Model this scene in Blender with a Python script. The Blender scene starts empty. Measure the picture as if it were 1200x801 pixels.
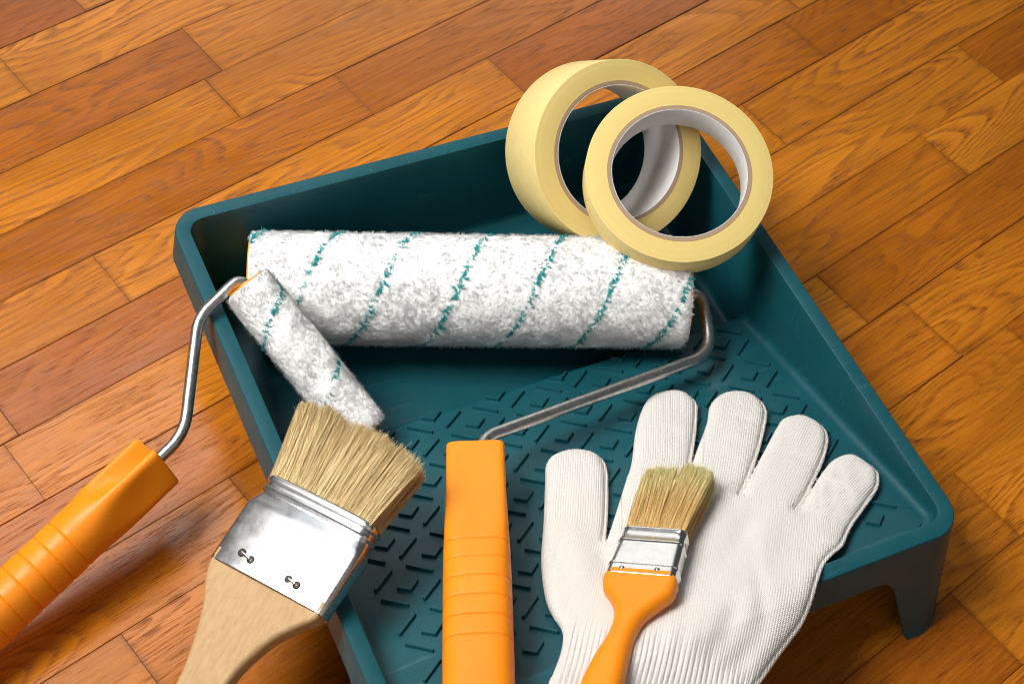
import bpy, math, random
import numpy as np
from mathutils import Matrix, Vector

# ------------------------------------------------------------------ scene, camera, light
S = 0.001                                   # all coordinates below are written in millimetres
scene = bpy.context.scene
col = scene.collection
rng = np.random.default_rng(7)
random.seed(7)

cam_data = bpy.data.cameras.new("camera")
cam_data.sensor_width = 36.0
cam_data.lens = 1938.35 * 36.0 / 1200.0
cam_data.clip_start = 0.02
cam_data.clip_end = 50
cam = bpy.data.objects.new("camera", cam_data)
col.objects.link(cam)
_r = Vector((0.90481538, -0.41298418, 0.10369760))
_d = Vector((-0.27691379, -0.75571416, -0.59347693))
_f = Vector((0.32346233, 0.50827176, -0.79814281))
m = Matrix((_r, -_d, -_f)).transposed().to_4x4()
m.translation = Vector((-0.327724, -0.468313, 0.851413))
cam.matrix_world = m
cam_data.dof.use_dof = True
cam_data.dof.focus_distance = 0.93
cam_data.dof.aperture_fstop = 20
scene.camera = cam

world = bpy.data.worlds.new("World")
scene.world = world
world.use_nodes = True
bg = world.node_tree.nodes["Background"]
bg.inputs[0].default_value = (0.95, 0.98, 1.0, 1)
bg.inputs[1].default_value = 0.09


def area_light(name, loc, target, sx, sy, power, colr):
    l = bpy.data.lights.new(name, 'AREA')
    l.shape = 'RECTANGLE'
    l.size, l.size_y = sx, sy
    l.energy = power
    l.color = colr
    o = bpy.data.objects.new(name, l)
    col.objects.link(o)
    o.location = loc
    o.rotation_euler = (Vector(target) - Vector(loc)).to_track_quat('-Z', 'Y').to_euler()
    return o


key = area_light("softbox_key", (-0.80, 0.22, 1.28), (-0.05, 0.02, 0.04), 0.55, 0.60, 3.65, (1.0, 0.985, 0.965))
key.data.spread = math.radians(64)
area_light("softbox_side", (-0.60, 0.62, 1.25), (-0.05, 0.02, 0.04), 0.55, 0.55, 2.6, (1.0, 0.985, 0.965))
area_light("fill_front", (-0.15, -1.15, 1.05), (-0.05, 0.0, 0.05), 1.0, 1.0, 1.8, (1.0, 0.97, 0.93))  # added fill lamp on the camera side, lifts the roller's dark underside
area_light("softbox_top", (-0.10, 1.0, 1.60), (-0.10, 0.05, 0.05), 0.7, 0.55, 5.2, (0.86, 0.94, 1.0))
area_light("fill_rear", (0.55, 1.75, 0.95), (0.0, 0.0, 0.05), 1.5, 0.8, 6, (1.0, 0.98, 0.95))  # added dim fill lamp, gives the small ferrule a pale reflection

scene.view_settings.view_transform = 'Standard'
scene.view_settings.look = 'None'
scene.view_settings.exposure = 0.0
scene.view_settings.gamma = 1.0
scene.render.engine = 'CYCLES'
scene.cycles.max_bounces = 12
scene.cycles.diffuse_bounces = 6
scene.cycles.filter_width = 1.05


# ------------------------------------------------------------------ helpers
def thing(name, label, cat, loc=(0, 0, 0), group=None):
    o = bpy.data.objects.new(name, None)
    o.empty_display_size = 0.02
    col.objects.link(o)
    o.location = Vector(loc) * S
    o['label'] = label
    o['category'] = cat
    if group:
        o['group'] = group
    return o


def base_of(parent):
    v = Vector((0, 0, 0))
    while parent is not None:
        v += parent.location
        parent = parent.parent
    return np.array(v) / S


def np_mesh(name, verts, faces, smooth=True):
    """verts (N,3) in mm; faces: list of int arrays, each (M,k)"""
    me = bpy.data.meshes.new(name)
    verts = np.asarray(verts, dtype=np.float64) * S
    if not isinstance(faces, (list, tuple)):
        faces = [faces]
    faces = [np.asarray(f, dtype=np.int32) for f in faces if len(f)]
    nl = sum(f.size for f in faces)
    npoly = sum(len(f) for f in faces)
    me.vertices.add(len(verts))
    me.vertices.foreach_set("co", verts.astype(np.float32).ravel())
    me.loops.add(nl)
    me.loops.foreach_set("vertex_index", np.concatenate([f.ravel() for f in faces]))
    me.polygons.add(npoly)
    tot = np.concatenate([np.full(len(f), f.shape[1], dtype=np.int32) for f in faces])
    start = np.concatenate([[0], np.cumsum(tot)[:-1]]).astype(np.int32)
    me.polygons.foreach_set("loop_start", start)
    me.polygons.foreach_set("loop_total", tot)
    me.polygons.foreach_set("use_smooth", np.full(npoly, smooth))
    me.update(calc_edges=True)
    return me


def part(name, verts, faces, mat, parent, smooth=True, sharp=None):
    base = base_of(parent)
    me = np_mesh(name, np.asarray(verts, float) - base, faces, smooth)
    if sharp is not None:
        me.set_sharp_from_angle(angle=math.radians(sharp))
    me.materials.append(mat)
    o = bpy.data.objects.new(name, me)
    col.objects.link(o)
    o.parent = parent
    return o


def grid_faces(nu, nv, close_u=False, close_v=False, base=0):
    iu = np.arange(nu if close_u else nu - 1)
    iv = np.arange(nv if close_v else nv - 1)
    a, b = np.meshgrid(iu, iv, indexing='ij')
    a, b = a.ravel(), b.ravel()
    a2, b2 = (a + 1) % nu, (b + 1) % nv
    return np.stack([a * nv + b, a2 * nv + b, a2 * nv + b2, a * nv + b2], 1) + base


def unit(v):
    v = np.asarray(v, float)
    return v / np.linalg.norm(v)


def merge(lst):
    V, F, n = [], [], 0
    for v, fs in lst:
        v = np.asarray(v, float)
        if not isinstance(fs, (list, tuple)):
            fs = [fs]
        V.append(v)
        F += [np.asarray(f) + n for f in fs if len(f)]
        n += len(v)
    return np.concatenate(V), F


def catmull(P, n=8, closed=False):
    P = np.asarray(P, float)
    out = []
    N = len(P)
    for i in range(N if closed else N - 1):
        if closed:
            p0, p1, p2, p3 = P[i - 1], P[i], P[(i + 1) % N], P[(i + 2) % N]
        else:
            p1, p2 = P[i], P[i + 1]
            p0 = P[i - 1] if i > 0 else 2 * p1 - p2
            p3 = P[i + 2] if i + 2 < N else 2 * p2 - p1
        for t in np.linspace(0, 1, n, endpoint=False):
            out.append(.5 * ((2 * p1) + (p2 - p0) * t + (2 * p0 - 5 * p1 + 4 * p2 - p3) * t * t + (3 * p1 - p0 - 3 * p2 + p3) * t ** 3))
    if not closed:
        out.append(P[-1])
    return np.array(out)


def fillet_path(P, radii, n=10):
    """polyline with round bends"""
    P = [np.asarray(q, float) for q in P]
    out = [P[0]]
    for i in range(1, len(P) - 1):
        a, b = unit(P[i - 1] - P[i]), unit(P[i + 1] - P[i])
        r = radii[i - 1]
        s, e = P[i] + a * r, P[i] + b * r
        for t in np.linspace(0, 1, n):
            out.append((1 - t) ** 2 * s + 2 * t * (1 - t) * P[i] + t * t * e)
    out.append(P[-1])
    return np.array(out)


def tube(path, r, k=20, cap=True):
    path = np.asarray(path, float)
    T = np.gradient(path, axis=0)
    T /= np.linalg.norm(T, axis=1)[:, None]
    nrm = np.cross(T[0], [0.3, 0.2, 0.9])
    nrm = unit(nrm)
    rings = []
    rr = np.full(len(path), r) if np.isscalar(r) else np.asarray(r)
    for i in range(len(path)):
        nrm = unit(nrm - T[i] * (nrm @ T[i]))
        b = np.cross(T[i], nrm)
        a = np.linspace(0, 2 * np.pi, k, endpoint=False)
        rings.append(path[i] + rr[i] * (np.cos(a)[:, None] * nrm + np.sin(a)[:, None] * b))
    V = np.concatenate(rings)
    F = [grid_faces(len(path), k, close_v=True)]
    if cap:
        F.append(np.arange(k)[::-1][None])
        F.append((np.arange(k) + (len(path) - 1) * k)[None])
    return V, F


def loft(sections, cap=True):
    sections = [np.asarray(s, float) for s in sections]
    k = len(sections[0])
    V = np.concatenate(sections)
    F = [grid_faces(len(sections), k, close_v=True)]
    if cap:
        F.append(np.arange(k)[::-1][None])
        F.append((np.arange(k) + (len(sections) - 1) * k)[None])
    return V, F


def revolve(profile, origin, axis, k=96, closed=False):
    """profile: list of (s, r) along axis"""
    axis = unit(axis)
    e1 = unit(np.cross(axis, [0.21, 0.37, 0.9]))
    e2 = np.cross(axis, e1)
    a = np.linspace(0, 2 * np.pi, k, endpoint=False)
    pr = np.asarray(profile, float)
    ring = np.cos(a)[:, None] * e1 + np.sin(a)[:, None] * e2
    V = (np.asarray(origin) + pr[:, 0, None, None] * axis + pr[:, 1, None, None] * ring[None]).reshape(-1, 3)
    return V, [grid_faces(len(pr), k, close_u=closed, close_v=True)]


def strands(P, R, flat=1.0, ref=None):
    """P (N,K,3) strand points, R (N,K) radii -> triangular tubes"""
    N, K, _ = P.shape
    T = np.gradient(P, axis=1)
    T /= np.linalg.norm(T, axis=2)[..., None] + 1e-9
    ref = rng.normal(size=(N, 1, 3)) if ref is None else ref[:, None, :]
    n1 = np.cross(T, ref)
    n1 /= np.linalg.norm(n1, axis=2)[..., None] + 1e-9
    n2 = np.cross(T, n1)
    ang = np.array([0, 2 * np.pi / 3, 4 * np.pi / 3])
    V = P[:, :, None, :] + R[:, :, None, None] * (np.cos(ang)[None, None, :, None] * n1[:, :, None, :] + flat * np.sin(ang)[None, None, :, None] * n2[:, :, None, :])
    V = V.reshape(-1, 3)
    base = (np.arange(N) * K * 3)[:, None, None]
    k, j = np.meshgrid(np.arange(K - 1), np.arange(3), indexing='ij')
    k, j = k.ravel(), j.ravel()
    j2 = (j + 1) % 3
    q = np.stack([k * 3 + j, k * 3 + j2, (k + 1) * 3 + j2, (k + 1) * 3 + j], 1)
    F = (base + q[None]).reshape(-1, 4)
    return V, F


def point_attr(o, name, vals):
    a = o.data.attributes.new(name, 'FLOAT', 'POINT')
    a.data.foreach_set("value", np.asarray(vals, np.float32))


# ------------------------------------------------------------------ materials
class NT:
    def __init__(self, name):
        self.m = bpy.data.materials.new(name)
        self.m.use_nodes = True
        self.t = self.m.node_tree
        self.b = self.t.nodes["Principled BSDF"]

    def n(self, typ, **kw):
        nd = self.t.nodes.new(typ)
        for k, v in kw.items():
            setattr(nd, k, v)
        return nd

    def l(self, a, b):
        self.t.links.new(a, b)

    def val(self, sock, v):
        if hasattr(v, 'is_output') or isinstance(v, bpy.types.NodeSocket):
            self.l(v, sock)
        else:
            sock.default_value = v

    def math(self, op, a, b=None, c=None):
        nd = self.n('ShaderNodeMath', operation=op)
        self.val(nd.inputs[0], a)
        if b is not None:
            self.val(nd.inputs[1], b)
        if c is not None:
            self.val(nd.inputs[2], c)
        return nd.outputs[0]

    def noise(self, vec, scale, detail=3, rough=.55, dist=0.0):
        nd = self.n('ShaderNodeTexNoise')
        if vec is not None:
            self.l(vec, nd.inputs['Vector'])
        nd.inputs['Scale'].default_value = scale
        nd.inputs['Detail'].default_value = detail
        nd.inputs['Roughness'].default_value = rough
        nd.inputs['Distortion'].default_value = dist
        return nd.outputs['Fac']

    def ramp(self, fac, stops, interp='LINEAR'):
        nd = self.n('ShaderNodeValToRGB')
        nd.color_ramp.interpolation = interp
        el = nd.color_ramp.elements
        while len(el) > 1:
            el.remove(el[-1])
        for i, (p, c) in enumerate(stops):
            e = el[0] if i == 0 else el.new(p)
            e.position = p
            e.color = (*c, 1) if len(c) == 3 else c
        self.val(nd.inputs[0], fac)
        return nd.outputs['Color']

    def mix(self, fac, a, b, mode='MIX'):
        nd = self.n('ShaderNodeMix', data_type='RGBA', blend_type=mode)
        self.val(nd.inputs['Factor'], fac)
        for s, v in ((nd.inputs[6], a), (nd.inputs[7], b)):
            if isinstance(v, bpy.types.NodeSocket):
                self.l(v, s)
            else:
                s.default_value = (*v, 1)
        return nd.outputs[2]

    def obj(self, sx=1, sy=1, sz=1, off=None):
        tc = self.n('ShaderNodeTexCoord')
        mp = self.n('ShaderNodeMapping')
        mp.inputs['Scale'].default_value = (sx, sy, sz)
        self.l(tc.outputs['Object'], mp.inputs['Vector'])
        if off is not None:
            self.l(off, mp.inputs['Location'])
        return mp.outputs['Vector']

    def bump(self, h, dist, strength=1.0, prev=None):
        nd = self.n('ShaderNodeBump')
        nd.inputs['Strength'].default_value = strength
        nd.inputs['Distance'].default_value = dist
        self.l(h, nd.inputs['Height'])
        if prev is not None:
            self.l(prev, nd.inputs['Normal'])
        return nd.outputs['Normal']

    def set(self, **kw):
        names = dict(base='Base Color', rough='Roughness', metal='Metallic', normal='Normal', spec='Specular IOR Level',
                     coat='Coat Weight', coatr='Coat Roughness', sss='Subsurface Weight', sheen='Sheen Weight', sheenr='Sheen Roughness', trans='Transmission Weight')
        for k, v in kw.items():
            s = self.b.inputs[names[k]]
            if isinstance(v, bpy.types.NodeSocket):
                self.l(v, s)
            elif k == 'base':
                s.default_value = (*v, 1)
            else:
                s.default_value = v
        return self


def mat_wood_floor():
    t = NT("oak_floor")
    info = t.n('ShaderNodeObjectInfo')
    rnd = info.outputs['Random']
    comb = t.n('ShaderNodeCombineXYZ')
    t.l(t.math('MULTIPLY', rnd, 37.0), comb.inputs[0])
    t.l(t.math('MULTIPLY', rnd, 91.0), comb.inputs[1])
    t.l(t.math('MULTIPLY', rnd, 53.0), comb.inputs[2])
    off = comb.outputs[0]
    # growth rings: distorted bands along the plank, each plank cut at its own angle
    v1 = t.obj(3.2, 21, 10, off)
    field = t.noise(v1, 1.0, 1.6, .45, .4)
    fr = t.math('FRACT', t.math('MULTIPLY', field, 22.0))
    rings = t.ramp(fr, [(0, (0, 0, 0)), (.35, (.25,) * 3), (.78, (1, 1, 1)), (.9, (.85,) * 3), (1, (0, 0, 0))])
    ringmask = t.ramp(t.noise(t.obj(5, 16, 1, off), 1.0, 2), [(.3, (.25,) * 3), (.65, (1, 1, 1))])
    ringw = t.math('MULTIPLY', rings, ringmask)
    # pores: short dark dashes along the grain, thickest in the early wood
    por = t.noise(t.obj(75, 1500, 1, off), 1.0, 2, .55)
    thr = t.math('MULTIPLY_ADD', ringw, .2, .33)
    porw = t.math('MULTIPLY', t.math('SUBTRACT', thr, por), 9.0)
    pc = t.n('ShaderNodeClamp')
    t.l(porw, pc.inputs[0])
    porw = pc.outputs[0]
    fine = t.noise(t.obj(16, 900, 1, off), 1.0, 5, .7)
    broad = t.noise(t.obj(5, 12, 1, off), 1.0, 2)
    tone = t.ramp(rnd, [(0, (.45, .122, .005)), (.15, (.70, .235, .013)), (.3, (.55, .168, .009)), (.45, (.78, .285, .020)), (.6, (.58, .18, .010)), (.75, (.72, .245, .014)), (.88, (.50, .142, .007)), (1, (.42, .100, .004))])
    c = t.mix(t.math('MULTIPLY', ringw, .5), tone, (.30, .078, .006))
    c = t.mix(t.math('MULTIPLY', porw, .72), c, (.15, .040, .007))
    c = t.mix(.7, c, t.ramp(fine, [(.32, (.58, .53, .46)), (.68, (1.3, 1.3, 1.3))]), 'MULTIPLY')
    c = t.mix(.7, c, t.ramp(broad, [(.3, (.55, .50, .43)), (.7, (1.12, 1.12, 1.12))]), 'MULTIPLY')
    gen = t.n('ShaderNodeTexCoord')
    sp = t.n('ShaderNodeSeparateXYZ')
    t.l(gen.outputs['Generated'], sp.inputs[0])
    ey = t.math('ABSOLUTE', t.math('SUBTRACT', sp.outputs[1], .5))
    ex = t.math('ABSOLUTE', t.math('SUBTRACT', sp.outputs[0], .5))
    dirt = t.math('MAXIMUM', t.ramp(ey, [(.455, (0, 0, 0)), (.5, (1, 1, 1))]), t.ramp(ex, [(.488, (0, 0, 0)), (.5, (1, 1, 1))]))
    dn = t.ramp(t.noise(t.obj(18, 18, 1, off), 1.0, 3), [(.35, (0, 0, 0)), (.7, (1, 1, 1))])
    c = t.mix(t.math('MULTIPLY', t.math('MULTIPLY', dirt, dn), .6), c, (.09, .024, .006))
    # scratches in the varnish
    scr = t.noise(t.obj(160, 13, 1, off), 1.0, 3, .6, 1.5)
    rough = t.ramp(t.noise(t.obj(25, 60, 1, off), 1.0, 4), [(.3, (.15,) * 3), (.7, (.28,) * 3)])
    h = t.math('ADD', t.math('MULTIPLY', porw, -1.0), t.math('MULTIPLY', fine, .5))
    nrm = t.bump(h, .00016, .35)
    wav = t.noise(t.obj(30, 45, 1, off), 1.0, 2)
    nrm = t.bump(wav, .0012, .22, nrm)
    t.set(base=c, rough=rough, normal=nrm, spec=.38)
    return t.m


def mat_plain(name, base, rough, spec=.5, metal=0.0, nscale=None, ndist=0.0, coat=0, sss=0, rvar=0.0, cvar=0.0):
    t = NT(name)
    v = t.obj()
    t.set(base=base, rough=rough, spec=spec, metal=metal, coat=coat)
    if cvar:
        t.set(base=t.mix(1.0, base, t.ramp(t.noise(v, 40, 4), [(.3, (1 - cvar,) * 3), (.7, (1 + cvar,) * 3)]), 'MULTIPLY'))
    if rvar:
        t.set(rough=t.ramp(t.noise(v, 60, 5), [(.3, (rough - rvar,) * 3), (.7, (rough + rvar,) * 3)]))
    if sss:
        t.set(sss=sss)
        t.b.inputs['Subsurface Radius'].default_value = (.004, .002, .001)
        t.b.inputs['Subsurface Scale'].default_value = 1.0
    if nscale:
        t.set(normal=t.bump(t.noise(v, nscale, 3), ndist, 1.0))
    return t.m


def mat_tray():
    t = NT("teal_plastic")
    v = t.obj()
    c = t.mix(1.0, (.006, .076, .095), t.ramp(t.noise(v, 25, 5), [(.3, (.9,) * 3), (.7, (1.1,) * 3)]), 'MULTIPLY')
    # pale scuffs
    sc = t.ramp(t.noise(t.obj(1, 1, 1), 46, 6, .7, 1.2), [(.62, (0, 0, 0)), (.78, (1, 1, 1))])
    c = t.mix(t.math('MULTIPLY', sc, .10), c, (.16, .30, .33))
    st1 = t.ramp(t.noise(t.obj(14, 260, 60), 1.0, 4, .65, .8), [(.60, (0, 0, 0)), (.72, (1, 1, 1))])
    patch = t.ramp(t.noise(v, 11, 3), [(.48, (0, 0, 0)), (.66, (1, 1, 1))])
    c = t.mix(t.math('MULTIPLY', t.math('MULTIPLY', st1, patch), .30), c, (.12, .24, .27))
    rough = t.ramp(t.noise(v, 35, 6, .65), [(.3, (.30,) * 3), (.7, (.48,) * 3)])
    nrm = t.bump(t.noise(v, 1500, 2), .00006, 1.0)
    nrm = t.bump(t.noise(v, 18, 2), .0016, .35, nrm)
    t.set(base=c, rough=rough, normal=nrm, spec=.38)
    return t.m


def mat_orange():
    t = NT("orange_plastic")
    v = t.obj()
    c = t.mix(1.0, (.95, .275, .006), t.ramp(t.noise(v, 30, 4), [(.3, (.95,) * 3), (.7, (1.04,) * 3)]), 'MULTIPLY')
    t.set(base=c, rough=t.ramp(t.noise(v, 80, 5), [(.3, (.36,) * 3), (.7, (.5,) * 3)]), spec=.4, sss=.12)
    t.b.inputs['Subsurface Radius'].default_value = (.004, .0018, .0004)
    t.b.inputs['Subsurface Scale'].default_value = 1.0
    t.set(normal=t.bump(t.noise(v, 900, 3), .00005, 1.0))
    return t.m


def mat_wire():
    t = NT("galvanised_wire")
    v = t.obj()
    c = t.ramp(t.noise(v, 260, 5, .7), [(.3, (.36, .355, .35)), (.52, (.50, .495, .49)), (.7, (.60, .595, .59))])
    t.set(base=c, metal=1.0, rough=t.ramp(t.noise(v, 400, 4), [(.3, (.32,) * 3), (.7, (.44,) * 3)]), normal=t.bump(t.noise(v, 500, 3), .00006, .6))
    return t.m


def mat_tin(name, rough=.2):
    t = NT(name)
    v = t.obj()
    sm = t.noise(v, 120, 6, .7, .6)
    c = t.ramp(sm, [(.28, (.55, .54, .53)), (.5, (.62, .61, .60)), (.7, (.66, .65, .65))])
    t.set(base=c, metal=1.0, rough=t.ramp(t.noise(v, 90, 5, .65), [(.3, (rough - .04,) * 3), (.72, (rough + .07,) * 3)]),
          normal=t.bump(t.noise(v, 35, 2), .0005, .25))
    return t.m


def mat_tape():
    t = NT("masking_tape_paper")
    v = t.obj()
    c = t.mix(1.0, (.85, .665, .27), t.ramp(t.noise(v, 160, 5, .7), [(.3, (.96,) * 3), (.7, (1.03,) * 3)]), 'MULTIPLY')
    t.set(base=c, rough=.72, spec=.25, sss=.08, normal=t.bump(t.noise(v, 1400, 3), .00012, 1.0))
    t.b.inputs['Subsurface Radius'].default_value = (.002, .0015, .0006)
    t.b.inputs['Subsurface Scale'].default_value = 1.0
    return t.m


def mat_tape_side(name, axis, org):
    # wound paper: fine rings about the roll's own axis
    t = NT(name)
    tc = t.n('ShaderNodeTexCoord')
    sub = t.n('ShaderNodeVectorMath', operation='SUBTRACT')
    t.l(tc.outputs['Object'], sub.inputs[0])
    sub.inputs[1].default_value = tuple(np.asarray(org) * S)
    dot = t.n('ShaderNodeVectorMath', operation='DOT_PRODUCT')
    t.l(sub.outputs[0], dot.inputs[0])
    dot.inputs[1].default_value = tuple(axis)
    ln = t.n('ShaderNodeVectorMath', operation='LENGTH')
    t.l(sub.outputs[0], ln.inputs[0])
    r2 = t.math('SUBTRACT', t.math('POWER', ln.outputs['Value'], 2.0), t.math('POWER', dot.outputs['Value'], 2.0))
    r = t.math('SQRT', r2)
    comb = t.n('ShaderNodeCombineXYZ')
    t.l(t.math('MULTIPLY', r, 2600.0), comb.inputs[0])
    n1 = t.noise(comb.outputs[0], 1.0, 2)
    comb2 = t.n('ShaderNodeCombineXYZ')
    t.l(t.math('MULTIPLY', r, 420.0), comb2.inputs[0])
    n2 = t.noise(comb2.outputs[0], 1.0, 2)
    f = t.math('MULTIPLY_ADD', n2, .5, t.math('MULTIPLY', n1, .5))
    c = t.mix(1.0, (.76, .575, .20), t.ramp(f, [(.3, (.93,) * 3), (.7, (1.05,) * 3)]), 'MULTIPLY')
    t.set(base=c, rough=.7, spec=.25, normal=t.bump(f, .0003, .8))
    return t.m


def mat_pile(name, base, var=.06):
    t = NT(name)
    at = t.n('ShaderNodeAttribute', attribute_name='rnd')
    c = t.mix(1.0, base, t.ramp(at.outputs['Fac'], [(0, (1 - var,) * 3), (1, (1 + var,) * 3)]), 'MULTIPLY')
    t.set(base=c, rough=.8, spec=.15)
    tr = t.n('ShaderNodeBsdfTranslucent')
    t.l(c, tr.inputs['Color'])
    mx = t.n('ShaderNodeMixShader')
    mx.inputs[0].default_value = .3
    t.l(t.b.outputs[0], mx.inputs[1])
    t.l(tr.outputs[0], mx.inputs[2])
    t.l(mx.outputs[0], t.t.nodes['Material Output'].inputs['Surface'])
    return t.m


def mat_bristle(name, stops, tipcol=None):
    t = NT(name)
    at = t.n('ShaderNodeAttribute', attribute_name='rnd')
    c = t.ramp(at.outputs['Fac'], stops)
    if tipcol is not None:
        al = t.n('ShaderNodeAttribute', attribute_name='along')
        k = t.ramp(al.outputs['Fac'], [(.45, (0, 0, 0)), (.95, (1, 1, 1))])
        c = t.mix(k, c, tipcol)
    t.set(base=c, rough=.42, spec=.4)
    return t.m


def mat_knit():
    t = NT("white_cotton_knit")
    uvn = t.n('ShaderNodeUVMap', uv_map='knit')
    sep = t.n('ShaderNodeSeparateXYZ')
    t.l(uvn.outputs[0], sep.inputs[0])
    jit = t.noise(uvn.outputs[0], .35, 2)
    U = t.math('ADD', sep.outputs[0], t.math('MULTIPLY', jit, .25))
    V = sep.outputs[1]
    fx = t.math('ABSOLUTE', t.math('SUBTRACT', t.math('FRACT', U), .5))      # 0 centre .. .5 edge
    colm = t.math('SUBTRACT', 1.0, t.math('POWER', t.math('MULTIPLY', fx, 2.0), 2.0))
    ph = t.math('ADD', V, t.math('MULTIPLY', fx, 1.6))
    st = t.math('MULTIPLY_ADD', t.math('SINE', t.math('MULTIPLY', ph, 6.28318)), .5, .5)
    h = t.math('ADD', t.math('MULTIPLY', colm, .45), t.math('MULTIPLY', t.math('MULTIPLY', st, colm), .75))
    fuzz = t.noise(t.obj(), 2600, 3)
    h = t.math('ADD', h, t.math('MULTIPLY', fuzz, .25))
    yarn = t.noise(uvn.outputs[0], 1.3, 3)
    c = t.mix(1.0, (.87, .815, .76), t.ramp(yarn, [(.3, (.95, .945, .935)), (.7, (1.03, 1.03, 1.03))]), 'MULTIPLY')
    spk = t.ramp(t.noise(t.obj(), 700, 2), [(.68, (0, 0, 0)), (.76, (1, 1, 1))])
    c = t.mix(t.math('MULTIPLY', spk, .22), c, (.62, .52, .40))
    t.set(base=c, rough=.92, spec=.12, sheen=.25, normal=t.bump(h, .00045, .9))
    return t.m


def mat_handle_wood():
    t = NT("pale_beech")
    v = t.obj(1, 1, 1)
    mp = t.n('ShaderNodeMapping')
    t.l(v, mp.inputs['Vector'])
    mp.inputs['Rotation'].default_value = (0, 0, -math.atan2(.5627, .7833))
    mp2 = t.n('ShaderNodeMapping')
    mp2.inputs['Scale'].default_value = (35, 420, 420)
    t.l(mp.outputs[0], mp2.inputs['Vector'])
    g = t.noise(mp2.outputs[0], 1.0, 4, .6)
    mp3 = t.n('ShaderNodeMapping')
    mp3.inputs['Scale'].default_value = (150, 1300, 1300)
    t.l(mp.outputs[0], mp3.inputs['Vector'])
    fl = t.ramp(t.noise(mp3.outputs[0], 1.0, 2), [(.62, (0, 0, 0)), (.72, (1, 1, 1))])
    c = t.ramp(g, [(.3, (.46, .28, .125)), (.6, (.54, .345, .165)), (.8, (.59, .39, .195))])
    c = t.mix(t.math('MULTIPLY', fl, .35), c, (.48, .27, .12))
    t.set(base=c, rough=.62, spec=.3, normal=t.bump(g, .0002, .6))
    return t.m


M_FLOOR = mat_wood_floor()
M_GAP = mat_plain("joint_dirt", (.018, .009, .005), .9)
M_TRAY = mat_tray()
M_ORANGE = mat_orange()
M_CAP = mat_plain("amber_plastic_cap", (.90, .36, .02), .4)
M_WIRE = mat_wire()
M_TIN = mat_tin("tin_ferrule", .27)
M_TIN2 = mat_tin("small_tin_ferrule", .2)
M_TAPE = mat_tape()
M_CARD = mat_plain("grey_cardboard", (.40, .275, .175), .85, .2, nscale=1200, ndist=.0002)
M_LINER = mat_plain("white_core_liner", (.80, .775, .76), .55, .35, cvar=.03)
M_PILE = mat_pile("white_microfibre", (.97, .965, .96), .02)
M_PILE_BASE = mat_plain("white_pile_backing", (.93, .92, .905), .95, .08, nscale=2200, ndist=.0001)
M_TEAL = mat_pile("teal_yarn", (.03, .46, .46), .25)
M_BRIS = mat_bristle("natural_bristle", [(0, (.20, .12, .05)), (.16, (.50, .34, .15)), (.5, (.80, .60, .29)), (.85, (.88, .72, .41)), (1, (.92, .82, .56))])
M_BRIS2 = mat_bristle("gold_bristle", [(0, (.50, .29, .08)), (.4, (.74, .48, .17)), (1, (.84, .62, .28))], (.82, .72, .34))
M_KNIT = mat_knit()
M_FUZZ = mat_plain("cotton_fuzz", (.88, .84, .79), .9, .1)
M_BEECH = mat_handle_wood()
M_HOLE = mat_plain("shaded_hole_steel", (.16, .14, .125), .4, metal=1.0)  # dark colour stands in for the shade inside the nail holes
M_STEEL = mat_plain("bright_steel", (.75, .74, .72), .2, metal=1.0)

# ------------------------------------------------------------------ floor of separate oak planks
YAW = 0.26329
floor_v = np.array([(-1400, -1300, -5), (1600, -1300, -5), (1600, 1700, -5), (-1400, 1700, -5)], float)
fl_me = np_mesh("floor", floor_v, np.array([[0, 1, 2, 3]]), False)
fl_me.materials.append(M_GAP)
floor = bpy.data.objects.new("floor", fl_me)
col.objects.link(floor)
floor['kind'] = 'structure'
floor['label'] = 'varnished oak parquet floor of short staggered planks'

rows = [720, 671, 623, 575, 527, 478.1, 426, 373.6, 326.8, 279.0, 232.8, 184.5, 136.5, 87.5, 38.0, -10.0, -60.0, -116.5, -174.0, -229.5, -287, -343, -400, -455, -510]
known = {478.1: [-102.7], 426: [19.4], 373.6: [4.0], 326.8: [83.6], 279.0: [-143.8, 187.5], 184.5: [-261, 405.5], 136.5: [314], 87.5: [-167, 504],
         38.0: [-271.3, 405], -10.0: [243], -116.5: [320], -174.0: [199.6], -229.5: [132.6]}
dv = np.array([math.cos(YAW), math.sin(YAW)])
nv_ = np.array([-math.sin(YAW), math.cos(YAW)])


def plank(u0, u1, n0, n1):
    L, B = (u1 - u0), (n1 - n0)
    x, y = L / 2 - random.uniform(.03, .3), B / 2 - random.choice((.02, .06, .1, .18, .34))
    ch = .3
    dz = random.uniform(-.45, .0)
    V = []
    for z, i in ((-5, 0), (-ch, 0), (0, ch)):
        V += [(-x + i * .15, -y + i, z), (x - i * .15, -y + i, z), (x - i * .15, y - i, z), (-x + i * .15, y - i, z)]
    V = np.array(V)
    F = [np.array([[0, 1, 5, 4], [1, 2, 6, 5], [2, 3, 7, 6], [3, 0, 4, 7], [4, 5, 9, 8], [5, 6, 10, 9], [6, 7, 11, 10], [7, 4, 8, 11], [8, 9, 10, 11]])]
    me = np_mesh("plank", V, F, False)
    me.materials.append(M_FLOOR)
    o = bpy.data.objects.new("plank", me)
    col.objects.link(o)
    o.parent = floor
    c = dv * (u0 + u1) / 2 + nv_ * (n0 + n1) / 2
    o.location = (c[0] * S, c[1] * S, dz * S)
    o.rotation_euler = (random.uniform(-.0012, .0012), 0, YAW)
    return o


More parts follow.
